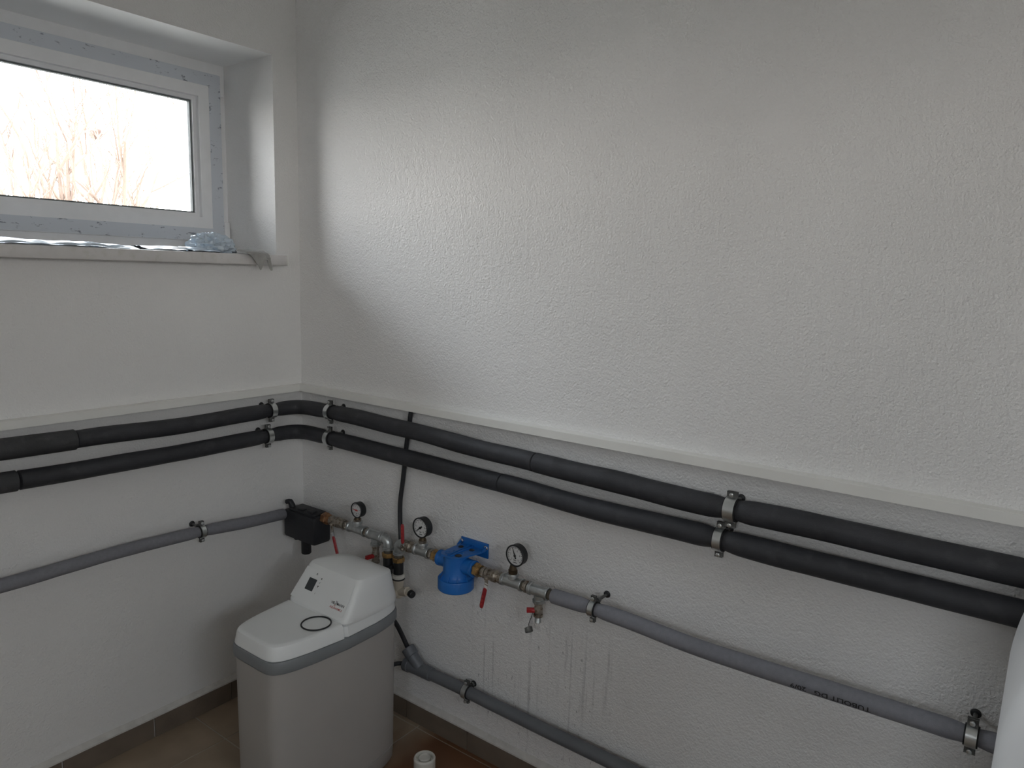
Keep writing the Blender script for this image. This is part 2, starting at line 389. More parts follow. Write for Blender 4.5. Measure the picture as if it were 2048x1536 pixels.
# cable duct running round both walls
def duct(name, label, spans, along):
    t = bpy.data.objects.new(name, None); COL.objects.link(t); ORIGIN[t.name] = V((0, 0, 0)); setp(t, label, 'cable duct', kind='structure')
    for a, c in spans:
        if along == 'x': q = B().box(-c, -a, -.030, -.0005, 1.1325, 1.1565); l = B().box(-c, -a, -.0325, -.0305, 1.1325, 1.1560)
        else: q = B().box(-.030, -.0005, -c, -a, 1.1325, 1.1565); l = B().box(-.0325, -.0305, -c, -a, 1.1325, 1.1560)
        q = build('duct_channel', q, M['duct'], t, smooth=0); build('duct_cover', l, M['duct'], q, smooth=0)
duct('trim_1', 'slim white cable duct under the window', [(.0332, 2.0), (2.001, 3.45)], 'x')
duct('trim_2', 'slim white cable duct above the black pipes on the pipe wall', [(.0005, .864), (.8645, 2.865), (2.866, 3.6)], 'y')

# ------------------------------------------------------------------ windows
def rect_frame(x0, x1, z0, z1, wd, y0, y1, bev=.002):
    """four mitred bars"""
    b = B(); O = [(x0, z0), (x1, z0), (x1, z1), (x0, z1)]; I = [(x0+wd, z0+wd), (x1-wd, z0+wd), (x1-wd, z1-wd), (x0+wd, z1-wd)]
    for k in range(4):
        q = (k+1) % 4
        poly = [(O[k][0], y0, O[k][1]), (O[q][0], y0, O[q][1]), (I[q][0], y0, I[q][1]), (I[k][0], y0, I[k][1])]
        b.prism(poly, (0, y1-y0, 0))
    return b
def make_window(name, label, x0, x1, FY, T=Matrix()):
    wn = bpy.data.objects.new(name, None); COL.objects.link(wn); o = T @ V((x1, FY, WZ0)); ORIGIN[name] = o; wn.location = o
    setp(wn, label, 'window', kind='structure')
    def add(nm, b, m, par, sm=0):
        b.bm.transform(T); return build(nm, b, m, par, smooth=sm)
    add('outer_frame', rect_frame(x0, x1, WZ0, WZ1, .062, FY, FY+.07), M['pvc'], wn)
    sx0, sx1, sz0, sz1 = x0+.032, x1-.028, WZ0+.046, WZ1-.040
    sash = add('sash', rect_frame(sx0, sx1, sz0, sz1, .088, FY-.018, FY+.05), M['pvc'], wn)
    film = add('protective_film', rect_frame(sx0+.001, sx1-.001, sz0+.001, sz1-.001, .046, FY-.0192, FY-.0182), M['film'], sash)
    setp(film, 'grey-blue protective film with worn print on the sash')
    add('glazing_bead', rect_frame(sx0+.088, sx1-.088, sz0+.088, sz1-.088, .014, FY+.002, FY+.03), M['pvc'], sash)
    add('gasket', rect_frame(sx0+.1005, sx1-.1005, sz0+.1005, sz1-.1005, .007, FY+.012, FY+.03), M['gasket'], sash)
    add('pane', B().box(sx0+.09, sx1-.09, FY+.022, FY+.026, sz0+.09, sz1-.09), M['glass'], sash)
    add('hinge', B().box(sx1-.001, sx1+.012, FY-.024, FY-.0005, sz1-.075, sz1-.004, .003), M['pvc'], wn, 38)
    add('hinge', B().box(sx1-.001, sx1+.020, FY-.026, FY-.0005, sz0-.012, sz0+.075, .003), M['pvc'], wn, 38)
    b = B().box(x0-.03, x1+.003, -.062, .0, 1.6045, 1.6405, .004).box(x0+.001, x1-.001, -.01, FY-.002, 1.612, 1.6405)
    sl = add('window_sill', b, M['sill'], wn, 38)
    add('end_cap', B().box(x1+.0032, x1+.0070, -.0625, -.0005, 1.6035, 1.6425, .001), M['duct'], sl, 38)
    # light portal: tells the renderer where daylight enters, gives no light of its own
    ld = bpy.data.lights.new('daylight_portal', 'AREA'); ld.shape = 'RECTANGLE'; ld.size = x1-x0-.1; ld.size_y = WZ1-WZ0-.1
    lo_ = bpy.data.objects.new('daylight_portal', ld); COL.objects.link(lo_); ld.cycles.is_portal = True
    lo_.matrix_world = T @ Matrix.Translation(V(((x0+x1)/2, FY+.075, (WZ0+WZ1)/2))) @ Matrix.Rotation(math.radians(-90), 4, 'X')
    setp(lo_, kind='helper')
    return wn
make_window('window_1', 'white plastic window with taped frame and deep reveal', WX0, WX1, .305)
make_window('added_window_2', 'unseen second white plastic window along the same wall, added for daylight', W2[0], W2[1], .305)

make_window('added_window_3', 'unseen white plastic window added for light in the wall facing the pipes', W3[0], W3[1], .10, Matrix.Translation(V((XL, 0, 0))) @ Matrix.Rotation(PI/2, 4, 'Z'))
make_window('added_window_4', 'unseen white plastic window added as extra light in the wall opposite the pipe corner', -W4[1], -W4[0], .10, Matrix.Translation(V((0, YB, 0))) @ Matrix.Rotation(PI, 4, 'Z'))

# ------------------------------------------------------------------ things on the sill
def crumple(seed, cx, cy, z0, ax, ay, h, n=30):
    """soft mound with a few sharp folds"""
    rows = []
    for i in range(n+1):
        u = i/n*PI; row = []
        for k in range(n*2):
            a = 2*PI*k/(2*n); d = V((math.sin(u)*math.cos(a), math.sin(u)*math.sin(a), math.cos(u)))
            q = d*1.9+V((seed, seed*.7, 0)); f = 1+.30*(1-2.4*abs(noise.noise(q)))*.6+.20*(1-2.4*abs(noise.noise(q*2.1+V((0, 3, seed)))))-.20
            row.append(V((cx+d.x*ax*f, cy+d.y*ay*f, z0+max(0.0, .25+d.z*.75*f)*h)))
        rows.append(row)
    return B().loft(rows)
bag = thing('plastic_bag', 'crumpled bluish-white plastic bag at the end of the window sill', 'plastic bag', (-.335, .03, 1.641))
build('bag_bulge', crumple(6.3, -.333, .045, 1.641, .078, .07, .066), M['bag'], bag, smooth=25)
def drape_sheet(xs_, profile, zfn, n=18, seed=1.0, amp=.004, th=.0006):
    """thin cloth strip following a profile of (y, z) points, wrinkled"""
    b = B(); pr = bez([V((0, y, z)) for y, z in profile], 6); top = []
    for i in range(n+1):
        x = xs_[0]+(xs_[1]-xs_[0])*i/n; row = []
        for j, p in enumerate(pr):
            q = V((x*14, j*.32, seed)); d = noise.noise(q)*amp
            row.append(zfn(V((x, p.y-abs(d)*.6, p.z+abs(d))), i/n, j/(len(pr)-1)))
        top.append(row)
    R = [[b.bm.verts.new(p) for p in r] for r in top]
    for i in range(len(R)-1):
        for j in range(len(R[0])-1): b.bm.faces.new((R[i][j], R[i+1][j], R[i+1][j+1], R[i][j+1]))
    bmesh.ops.solidify(b.bm, geom=list(b.bm.faces), thickness=th)
    return b
# folded-over end of the bag lying along the sill edge
b = drape_sheet((-.46, -.345), [(-.058, 1.6425), (-.02, 1.645), (.03, 1.655), (.09, 1.650)], lambda p, s, t: p, seed=2.2, amp=.012)
build('bag_skirt', b, M['bag'], bag, smooth=60)
def ragfn(p, s, t):
    # wide where it lies on the sill, gathered and ending in two soft points where it hangs over the edge
    hang = max(0.0, (t-.45)/.55); lie = min(1.0, t/.45); xl = -.215-.085*lie+.062*hang; xr = -.140-.048*lie+.014*hang
    q = p.copy(); q.x = xl+(xr-xl)*s
    tip = .5+.5*math.cos((s-.28)*PI*3.0)
    if t > .55: q.z += .036*(1-tip)*(t-.55)/.45
    q.y -= .0035*(1+math.sin(s*13))*hang
    return q
b = drape_sheet((-.25, -.14), [(.05, 1.646), (.02, 1.652), (-.03, 1.652), (-.066, 1.646), (-.0725, 1.634), (-.074, 1.612), (-.074, 1.584)], ragfn, n=36, seed=5.0, amp=.006, th=.001)
build('grey_rag', b, M['rag'], None, (-.17, -.06, 1.645), smooth=60); setp(bpy.data.objects['grey_rag'], 'grey crumpled rag hanging over the sill beside the plastic bag', 'rag')
b = drape_sheet((-1.06, -.62), [(-.056, 1.6425), (-.03, 1.650), (.03, 1.656), (.10, 1.6455)], lambda p, s, t: V((p.x, p.y, p.z*1.0-.006*max(0, s-.7)/.3)), n=30, seed=9.0, amp=.008)
build('white_plastic_sheet', b, M['bag'], None, (-.8, 0, 1.641), smooth=60); setp(bpy.data.objects['white_plastic_sheet'], 'thin white plastic sheet lying flat on the window sill', 'plastic sheet')
b = drape_sheet((-.60, -.44), [(-.05, 1.6425), (0, 1.650), (.06, 1.652), (.12, 1.6425)], lambda p, s, t: p, n=20, seed=12.0, amp=.009)
build('clear_plastic_wrap', b, M['sheet'], None, (-.5, 0, 1.641), smooth=60); setp(bpy.data.objects['clear_plastic_wrap'], 'crinkled greyish plastic wrap between sheet and bag on sill', 'plastic wrap')
build('masking_strip', B().box(-1.12, -.20, .165, .215, 1.641, 1.6525, .002), M['strip'], None, (-.8, .19, 1.641)); setp(bpy.data.objects['masking_strip'], 'dark grey flat strip lying along the back of the sill', 'strip')

# ------------------------------------------------------------------ insulated pipes
def interp(pts, s):
    for (a, za), (c, zc) in zip(pts, pts[1:]):
        if a <= s <= c: t = (s-a)/(c-a); t = t*t*(3-2*t); return za+(zc-za)*t
    return pts[-1][1] if s > pts[-1][0] else pts[0][1]
OFF = .062
def run_point(s, zl, zr, R=.075, off=OFF):
    """arc position: s<0 along the window wall, s>0 along the pipe wall, rounded corner; s is distance from the corner of the axis"""
    if s <= -R: return V((-off+s, -off, interp(zl, -s)))
    if s >= R: return V((-off, -off-s, interp(zr, s)))
    t = (s+R)/(2*R); P0, P1, P2 = V((-off-R, -off, 0)), V((-off, -off, 0)), V((-off, -off-R, 0))
    p = P0*(1-t)**2+P1*2*t*(1-t)+P2*t*t; zz = interp(zl, R)*(1-t)+interp(zr, R)*t; p.z = zz; return p
def sleeve(s0, s1, zl, zr, r, clamps, mname, parent, seed, rough=.0007, ends=(.004, .004)):
    n = max(10, int((s1-s0)/.012)); pts = []; rs = []
    pts.append(run_point(s0, zl, zr)); rs.append(r-(.006 if any(abs(s0-c) < .002 for c in clamps) else ends[0]))
    for i in range(n+1):
        s = s0+.003+(s1-s0-.006)*i/n; p = run_point(s, zl, zr)
        rr = r+noise.noise(V((s*7, seed, 0)))*rough*1.6
        for c in clamps:
            d = abs(s-c)
            if d < .06: rr -= .0048*(1-max(0, d-.017)/.043)**2
        pts.append(p); rs.append(rr)
    pts.append(run_point(s1, zl, zr)); rs.append(r-(.006 if any(abs(s1-c) < .002 for c in clamps) else ends[1]))
    b = B().tube(pts, rs, 26)
    return build('insulation_sleeve', b, M[mname], parent, smooth=50)
zlU = [(0, 1.0825), (.2, 1.081), (.45, 1.076), (.75, 1.084), (1.05, 1.088), (3, 1.09)]
zrU = [(0, 1.0835), (.29, 1.0855), (.55, 1.079), (.97, 1.064), (1.3, 1.057), (1.6, 1.049), (1.85, 1.053), (2.1, 1.0505), (2.6, 1.049)]
zlL = [(0, .990), (.2, .989), (.45, .987), (.75, .9895), (1.05, .995), (3, .998)]
zrL = [(0, .9885), (.29, .9865), (.55, .983), (.97, .976), (1.3, .966), (1.6, .969), (1.85, .966), (2.1, .967), (2.6, .969)]
up = thing('insulated_pipe', 'upper black foam-insulated pipe just below the cable duct', 'pipe', (-OFF, -OFF, 1.05))
lo = thing('insulated_pipe', 'lower of the two black foam-insulated pipes bending round the corner', 'pipe', (-OFF, -OFF, .96))
cU = [-.119, .186, 1.678]; cL = [-.136, .1815, 1.655]
sleeve(-1.75, -.783, zlU, zrU, .0305, [], 'foam2', up, 1)
sleeve(-.783, -.119, zlU, zrU, .0268, cU, 'foam', up, 2)
sleeve(-.119, .186, zlU, zrU, .0268, cU, 'foam', up, 3)
sleeve(.186, 1.0965, zlU, zrU, .0278, cU, 'foam', up, 4)
sleeve(1.0965, 1.678, zlU, zrU, .0292, cU, 'foam', up, 5)
sleeve(1.678, 2.75, zlU, zrU, .0292, cU, 'foam', up, 6)
sleeve(-1.75, -.939, zlL, zrL, .0290, [], 'foam2', lo, 7)
sleeve(-.936, -.136, zlL, zrL, .0272, cL, 'foam', lo, 8)
sleeve(-.136, .1815, zlL, zrL, .0272, cL, 'foam', lo, 9)
sleeve(.1815, .977, zlL, zrL, .0278, cL, 'foam', lo, 10)
sleeve(.977, 1.655, zlL, zrL, .0286, cL, 'foam', lo, 11)
sleeve(1.655, 2.75, zlL, zrL, .0288, cL, 'foam', lo, 12)

def clamp(c, axis, wall, r, label, lug='plain', tilt=0., rod_dz=0., width=.020, grp=None, sq=.0025):
    """two-part steel pipe clamp with rubber lining, ears with screws and a threaded rod into the wall.
    axis 'x' or 'y' = pipe direction; the wall lies towards +y or +x"""
    c = V(c); A = V((1, 0, 0)) if axis == 'x' else V((0, 1, 0)); W = V((0, 1, 0)) if axis == 'x' else V((1, 0, 0)); Z = V((0, 0, 1))
    if tilt: Zt = (Z*math.cos(tilt)+A*math.sin(tilt)).normalized(); A = (A*math.cos(tilt)-Z*math.sin(tilt)).normalized(); Z = Zt
    t = thing('pipe_clamp', label, 'pipe clamp', c, grp)
    def arc(r0, r1, wd, a0, a1, n=22):
        rings = []
        for i in range(n+1):
            a = a0+(a1-a0)*i/n; e = -W*math.cos(a)+Z*math.sin(a)
            rings.append([c+e*r0-A*wd/2, c+e*r1-A*wd/2, c+e*r1+A*wd/2, c+e*r0+A*wd/2])
        return B().loft(rings)
    ra = r-sq
    lin = B()
    for sgn in (0,):
        rings = []
        for i in range(37):
            a = 2*PI*i/36; e = -W*math.cos(a)+Z*math.sin(a)
            rings.append([c+e*(ra-.001)-A*(width/2+.003), c+e*(ra+.0022)-A*(width/2+.003), c+e*(ra+.0022)+A*(width/2+.003), c+e*(ra-.001)+A*(width/2+.003)])
        lin.loft(rings, False, False)
    build('rubber_lining', lin, M['rubber'], t)
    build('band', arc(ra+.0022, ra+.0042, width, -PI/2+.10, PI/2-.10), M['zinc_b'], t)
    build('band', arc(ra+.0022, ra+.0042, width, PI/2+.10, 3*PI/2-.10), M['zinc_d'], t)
    for sg in (1, -1):
        ear = B()
        for k in (-1, 1): ear.obox(c+Z*sg*(ra+.0095)+W*k*.0032, (A, W, Z), (width/2, .0012, .0085), .0006)
        e = build('ear', ear, M['zinc_d'], t)
        s = B().cyl(c+Z*sg*(ra+.011)-W*.0115, c+Z*sg*(ra+.011)+W*.012, .0026, n=10)
        s.lathe(c+Z*sg*(ra+.011)-W*.0125, W, [(0, .003), (.001, .0052), (.005, .0052)], 12)
        build('screw', s, M['zinc_b'], e)
    back = c+W*(ra+.003)+V((0, 0, rod_dz)); wl = c+W*((-c.y if axis == 'x' else -c.x))+V((0, 0, rod_dz))
    rb = B().cyl(back, wl-W*.0005, .0042, n=12); rb.lathe(back-W*.001, W, [(0, .008), (.007, .008)], 6)
    rb = build('threaded_rod', rb, M['zinc_d'], t)
    build('wall_rosette', B().lathe(wl-W*.0055, W, [(0, .006), (.002, .0095), (.005, .0105)], 18), M['black'], rb)
    return t
pU = lambda s: run_point(s, zlU, zrU); pL = lambda s: run_point(s, zlL, zrL)
clamp(pU(cU[0]), 'x', 1, .0268, 'steel clamp on the upper black pipe, on the window wall', rod_dz=.012)
clamp(pL(cL[0]), 'x', 1, .0272, 'steel clamp on the lower black pipe, on the window wall', rod_dz=.012)
clamp(pU(cU[1]), 'y', 1, .0268, 'steel clamp on the upper black pipe, first after the corner on the pipe wall', rod_dz=.012)
clamp(pL(cL[1]), 'y', 1, .0272, 'steel clamp on the lower black pipe, first after the corner on the pipe wall', rod_dz=.012)
clamp(pU(cU[2]), 'y', 1, .0292, 'broad steel clamp with plain band holding the upper black pipe beyond the gauges', rod_dz=.014, width=.026)
clamp(pL(cL[2]), 'y', 1, .0288, 'steel clamp with black rubber edges on the lower black pipe, beyond the gauges', rod_dz=.010)

# grey foam pipe along the window wall into the black box
GL = [(-1.9, .703), (-1.06, .7035), (-.894, .7055), (-.72, .707), (-.47, .699), (-.28, .684), (-.19, .677), (-.1223, .669)]
gp = bez([(x, -.06 if x < -.2 else (-.054 if x < -.15 else -.040), z) for x, z in GL], 14)
def foam_pipe(name, label, pts, r, m, seed, cl=()):
    rs = [r+noise.noise(V((p.x*9+p.y*9, seed, 0)))*.0008 for p in pts]
    for i, p in enumerate(pts):
        for c in cl:
            d = (p-V(c)).length
            if d < .05: rs[i] -= .0036*(1-max(0, d-.013)/.037)**2
    rs[0] -= .002; rs[-1] -= .002
    o = build(name, B().tube(pts, rs, 24), m, None, pts[len(pts)//2], smooth=50); setp(o, label, 'pipe'); return o
clG = V((-.4657, -.06, .6988))
foam_pipe('foam_pipe', 'thin grey foam-insulated pipe along the window wall into the black box', gp, .0205, M['pe'], 3, [clG])
clamp(clG, 'x', 1, .0205, 'small steel clamp on the grey pipe of the window wall', rod_dz=.013, width=.016, sq=.0012)
# grey foam pipe along the pipe wall
AX = -.075
GR = [(-1.2425, .684), (-1.30, .6855), (-1.379, .6875), (-1.50, .686), (-1.66, .679), (-1.81, .680), (-2.04, .686), (-2.27, .6915), (-2.5, .692), (-2.75, .692)]
gpr = bez([(AX, y, z) for y, z in GR], 14)
c1 = V((AX, -1.379, .6875)); c2 = V((AX, -2.2735, .6915))
gr = thing('foam_pipe', 'grey foam-insulated pipe with dark print running on from the gauges', 'pipe', (AX, -1.9, .66))
rs = [.0212+noise.noise(V((p.y*9, 8, 0)))*.0008-sum(.0036*max(0, 1-max(0, (p-c).length-.014)/.036)**2 for c in (c1, c2)) for p in gpr]; rs[0] -= .003
build('foam_sleeve', B().tube(gpr, rs, 24), M['pe'], gr, smooth=50)
def pipe_at(y):
    for p, q in zip(gpr, gpr[1:]):
        if q.y <= y <= p.y: return p+(q-p)*((y-p.y)/(q.y-p.y))
    return gpr[-1]
vf = text_mesh('TUBOLIT DG   20/9', .0172, 1.18, True)
tb = B()
def wrap(x, y):
    """upside-down print: the letters run back towards the gauges"""
    c = pipe_at(-2.004+x); a = math.radians(-14)-y/.0216
    return c+(V((-1, 0, 0))*math.cos(a)+V((0, 0, 1))*math.sin(a))*.0221
put_text(tb, vf, wrap)
build('printed_lettering', tb, M['ink'], gr, smooth=0)
clamp(c1, 'y', 1, .0212, 'small steel clamp on the grey pipe just after the drain tap', rod_dz=.016, width=.016, sq=.0012)
clamp(c2, 'y', 1, .0212, 'small steel clamp on the grey pipe next to the white cabinet', rod_dz=.012, width=.020, sq=.0012)

# ------------------------------------------------------------------ black insulating box in the corner
bx = thing('insulation_box', 'black moulded insulation box in the corner where both grey pipes meet', 'insulation box', (-.08, -.13, .575))
build('shell', B().box(-.122, -.042, -.220, -.037, .582, .690, .011), M['box'], bx)
lid = build('cover', B().box(-.115, -.049, -.206, -.060, .687, .699, .005), M['box'], bx)
b = B().tube(bez([(-.098, -.066, .692), (-.100, -.060, .708), (-.104, -.054, .718), (-.111, -.040, .714)], 6), [.012]*6+[.011]*6+[.009]*6+[.006], 12)
build('snap_hook', b, M['box'], lid)
build('snap_catch', B().box(-.110, -.088, -.138, -.108, .6965, .705, .003), M['box'], lid)
build('snap_catch', B().box(-.110, -.084, -.196, -.168, .6965, .708, .003), M['box'], lid)
build('outlet_spout', B().lathe((-.085, -.126, .524), (0, 0, 1), [(0, .0165), (.003, .0185), (.056, .0185), (.062, .022)], 22), M['box'], bx)
build('drain_plug', B().lathe((-.095, -.084, .572), (0, 0, 1), [(0, .009), (.003, .011), (.013, .012)], 16), M['box'], bx)

# ------------------------------------------------------------------ water line fittings
ZA = .684
def on(y): return V((AX, y, ZA))
D = V((0, -1, 0))
def bead_prof(L, r, rb, wb=.008):
    return [(0, rb-.001), (.001, rb), (wb, rb), (wb+.002, r), (L-wb-.002, r), (L-wb, rb), (L-.001, rb), (L, rb-.001)]
def tee(name, label, y0, y1, up, hlen, r=.0165, rb=.0195):
    yc = (y0+y1)/2; t = thing(name, label, 'pipe fitting', on(yc)); L = abs(y1-y0)
    bd = B().lathe(on(y0), D, bead_prof(L, r, rb), 26)
    build('run', bd, M['zinc'], t)
    z = 1 if up else -1
    br = B().lathe(on(yc), (0, 0, z), [(r*.75, r*.93), (hlen-.009, r*.9), (hlen-.008, rb*.95), (hlen-.001, rb*.95), (hlen, rb*.93)], 24)
    build('branch', br, M['zinc'], t)
    return t, V((AX, yc, ZA+z*hlen))
def nut(name, label, y0, y1, r, m='brass', cat='pipe coupling', hexa=True, collars=()):
    L = abs(y1-y0); t = thing(name, label, cat, on((y0+y1)/2))
    if hexa:
        h = B().lathe(on(y0), D, [(0, r*.93), (L*.08, r), (L*.55, r), (L*.6, r*.9)], 6, rot=.3); build('hexagon', h, M[m], t, smooth=25)
        h = B().lathe(on(y0-L*.6), D, [(0, r*.86), (L*.4, r*.80)], 22); build('collar', h, M[m], t)
    else:
        build('sleeve', B().lathe(on(y0), D, [(0, r*.94), (L*.1, r), (L*.9, r), (L, r*.94)], 24), M[m], t)
    return t
def nipple(label, y0, y1, r=.0145, m='hemp'):
    L = abs(y1-y0); t = thing('pipe_nipple', label, 'pipe fitting', on((y0+y1)/2))
    build('thread', B().lathe(on(y0), D, [(0, r), (L, r)], 20), M[m], t)
    build('hexagon', B().lathe(on(y0-L*.25), D, [(0, r*1.1), (L*.06, r*1.2), (L*.44, r*1.2), (L*.5, r*1.1)], 6, rot=.2), M['nickel'], t, smooth=25)
    return t
def ball_valve(label, y0, y1, lever_pts, tip=.22, stem_y=None, m='nickel', grip='red', root='chrome'):
    L = abs(y1-y0); t = thing('ball_valve', label, 'valve', on((y0+y1)/2)); r = .0165
    bd = B().lathe(on(y0), D, [(0, r*1.02), (L*.17, r*1.05), (L*.18, r*.84), (L*.26, r*.9), (L*.38, r*1.16), (L*.62, r*1.16), (L*.74, r*.9), (L*.82, r*.84), (L*.83, r*1.05), (L, r*1.02)], 24)
    bd.lathe(on(y0), D, [(0, r*1.1), (L*.14, r*1.14), (L*.17, r*1.05)], 6, rot=.2); bd.lathe(on(y1+L*.17), D, [(0, r*1.05), (L*.03, r*1.14), (L*.17, r*1.1)], 6, rot=.2)
    build('body', bd, M[m], t, smooth=30)
    ys = stem_y if stem_y is not None else (y0+y1)/2
    st = B().cyl(V((AX-r*.9, ys, ZA)), V((AX-r-.017, ys, ZA)), .0075, n=16); build('stem', st, M[m], t)
    P = [V(p) for p in lever_pts]; dv = (P[-1]-P[0]); Ll = dv.length; ex = dv.normalized(); ez = V((1, 0, 0)); ey = ex.cross(ez).normalized(); ez = ey.cross(ex).normalized()
    lv = B().obox(P[0]+ex*Ll*tip*.5, (ex, ey, ez), (Ll*tip*.5+.002, .0062, .0016), .0008)
    lk = B(); lk.obox((P[0]+V((AX-r-.014, ys, ZA)))/2, ((V((AX-r-.014, ys, ZA))-P[0]).normalized(), ey, ((V((AX-r-.014, ys, ZA))-P[0]).normalized()).cross(ey)), (((V((AX-r-.014, ys, ZA))-P[0]).length)/2+.004, .0058, .0013), .0006)
    lk.lathe(V((AX-r-.021, ys, ZA)), (1, 0, 0), [(0, .0045), (.001, .0058), (.007, .0058)], 6)
    lv = build('lever', lv, M[root], t); build('lever_root', lk, M['nickel'], lv)
    n = 10; rings = []
    for i in range(n+1):
        s = i/n; c = P[0]+ex*Ll*(tip+(1-tip)*s); wv = .0072*(1 if .06 < s < .93 else .72); hv = .0042*(1 if .06 < s < .93 else .6)
        rings.append([c+ey*wv*math.cos(2*PI*k/14)*1.0+ez*hv*math.sin(2*PI*k/14) for k in range(14)])
    g = build('lever_grip', B().loft(rings), M[grip], lv)
    mk = B()
    for s, hw in ((.42, .0035), (.62, .0045), (.80, .0035)):
        c = P[0]+ex*Ll*(tip+(1-tip)*s)-ez*.0042; mk.obox(c, (ex, ey, ez), (hw, .0024, .0003))
    build('embossing', mk, M['redpr'], g, smooth=0)
    return t
def gauge(label, c, r, base, needle_ang, needle_m, red=False, depth=.026, sub=None):
    """round manometer facing into the room (-x) on a stem rising from a tee"""
    c = V(c); t = thing('pressure_gauge', label, 'pressure gauge', base); F = V((-1, 0, 0)); S = V((0, -1, 0)); Z = V((0, 0, 1))
    bk = c-F*depth*.55; fx = depth
    cs = B().lathe(bk, F, [(0, r*.90), (.003, r*.985), (fx-.005, r*.985), (fx-.004, r*1.03), (fx-.001, r*1.03), (fx, r*1.0), (fx, r*.90), (fx-.0025, r*.885)], 44, cap1=False)
    case = build('case', cs, M['black'], t, smooth=30)
    fc = bk+F*(fx-.0028)
    dl = build('dial', B().lathe(fc-F*.001, F, [(0, r*.895), (.001, r*.895)], 44), M['dial'], t, smooth=30)
    mk = B(); fr_ = fc+F*.0003
    def pt(a, q): return fr_+(S*math.sin(a)+Z*math.cos(a))*q
    for k in range(21):
        a = math.radians(-135+270*k/20); q0 = r*(.66 if k % 2 == 0 else .73); wd = .0005 if k % 2 else .0007
        d = (S*math.sin(a)+Z*math.cos(a)); e = d.cross(F)
        mk.obox((pt(a, q0)+pt(a, r*.79))/2, (d, e, F), ((r*.79-q0)/2, wd, .0002))
    for i in range(40):
        a0 = math.radians(-135+270*i/40); a1 = math.radians(-135+270*(i+1)/40)
        q = [pt(a0, r*.79), pt(a1, r*.79), pt(a1, r*.815), pt(a0, r*.815)]
        mk.bm.faces.new([mk.bm.verts.new(p) for p in q])
    for k, tx in enumerate(('0', '2', '4', '6', '8', '10')):
        a = math.radians(-135+270*k/5); pc = pt(a, r*.52)
        put_text(mk, text_mesh(tx, r*.24), lambda x, y, pc=pc: pc+S*x+Z*y)
    put_text(mk, text_mesh('bar', r*.24, 1, True), lambda x, y: fr_+S*x+Z*(y-r*.42))
    mk.obox(fr_-Z*r*.66, (S, Z, F), (r*.22, r*.028, .0002))
    build('scale', mk, M['ink'] if not red else M['ink'], dl, smooth=0)
    a = math.radians(needle_ang); d = S*math.sin(a)+Z*math.cos(a); e = d.cross(F); c0 = fc+F*.0016
    nb = B().prism([c0-d*r*.30-e*r*.07, c0-d*r*.30+e*r*.07, c0+e*r*.075, c0+d*r*.74+e*r*.012, c0+d*r*.74-e*r*.012, c0-e*r*.075], F*.0007)
    nb.lathe(c0, F, [(0, r*.13), (.0015, r*.12)], 16)
    build('needle', nb, M[needle_m], t, smooth=0)
    # stem down to the tee
    b0 = V(base); top = V((b0.x, b0.y, c.z-r*.92)); h = top.z-b0.z
    sb = B().lathe(b0, (0, 0, 1), [(0, .0145), (h*.30, .0155), (h*.32, .012)], 6, rot=.2); build('reducer_nut', sb, M['nickel'] if sub is None else M[sub], t, smooth=25)
    st = B().lathe(b0+Z*h*.3, (0, 0, 1), [(0, .0118), (h*.2, .0112), (h*.40, .0088), (h*.72, .0085)], 20)
    build('gauge_stem', st, M['dkbrass'], t)
    return t
def drain_valve(label, top, z_end, handle_dir, capz=None, ln=.032):
    """small tap hanging from a tee branch: brass body, red wing handle, ribbed hose tail, cap on a chain"""
    x, y, z = top; t = thing('drain_tap', label, 'tap', top); Z = V((0, 0, -1)); T = V(top); L = z-z_end
    bd = B().lathe(T, Z, [(0, .0135), (L*.10, .0135), (L*.11, .0115), (L*.2, .0115), (L*.3, .0135), (L*.50, .0135), (L*.56, .0115), (L*.58, .0145), (L*.68, .0145), (L*.69, .0105)], 22)
    build('body', bd, M['nickel'], t, smooth=30)
    pr = [(L*.685, .0095)]
    for k in range(4):
        q = L*(.70+.075*k); pr += [(q, .0082), (q+L*.04, .0098), (q+L*.045, .0082)]
    pr.append((L, .0075))
    build('hose_tail', B().lathe(T, Z, pr, 20), M['zinc'], t)
    hd = V(handle_dir).normalized(); hc = T+Z*L*.40
    hb = B().obox(hc+hd*(.012+ln/2), (hd, hd.cross(V((0, 0, 1))), V((0, 0, 1))), (ln/2, .0042, .0045), .002)
    hb.lathe(hc+hd*.011, hd, [(0, .0085), (.009, .0075)], 14)
    build('wing_handle', hb, M['red2'], t)
    if capz is not None:
        cp = V((x-.016, y+.020, capz))
        ch = B().tube(bez([hc+hd*.016-V((0, 0, .005)), hc+hd*.019-V((0, 0, .02)), cp+V((.001, .001, .022)), cp+V((0, 0, .010))], 6), .0011, 8)
        build('chain', ch, M['black'], t)
        dcap = V((-.35, -.55, -.75)).normalized()
        k = B().lathe(cp, dcap, [(-.009, .009), (-.008, .0115), (.005, .0118), (.006, .0098), (.0015, .0095)], 20, cap1=True)
        build('hose_cap', k, M['zinc_d'], t)
    return t

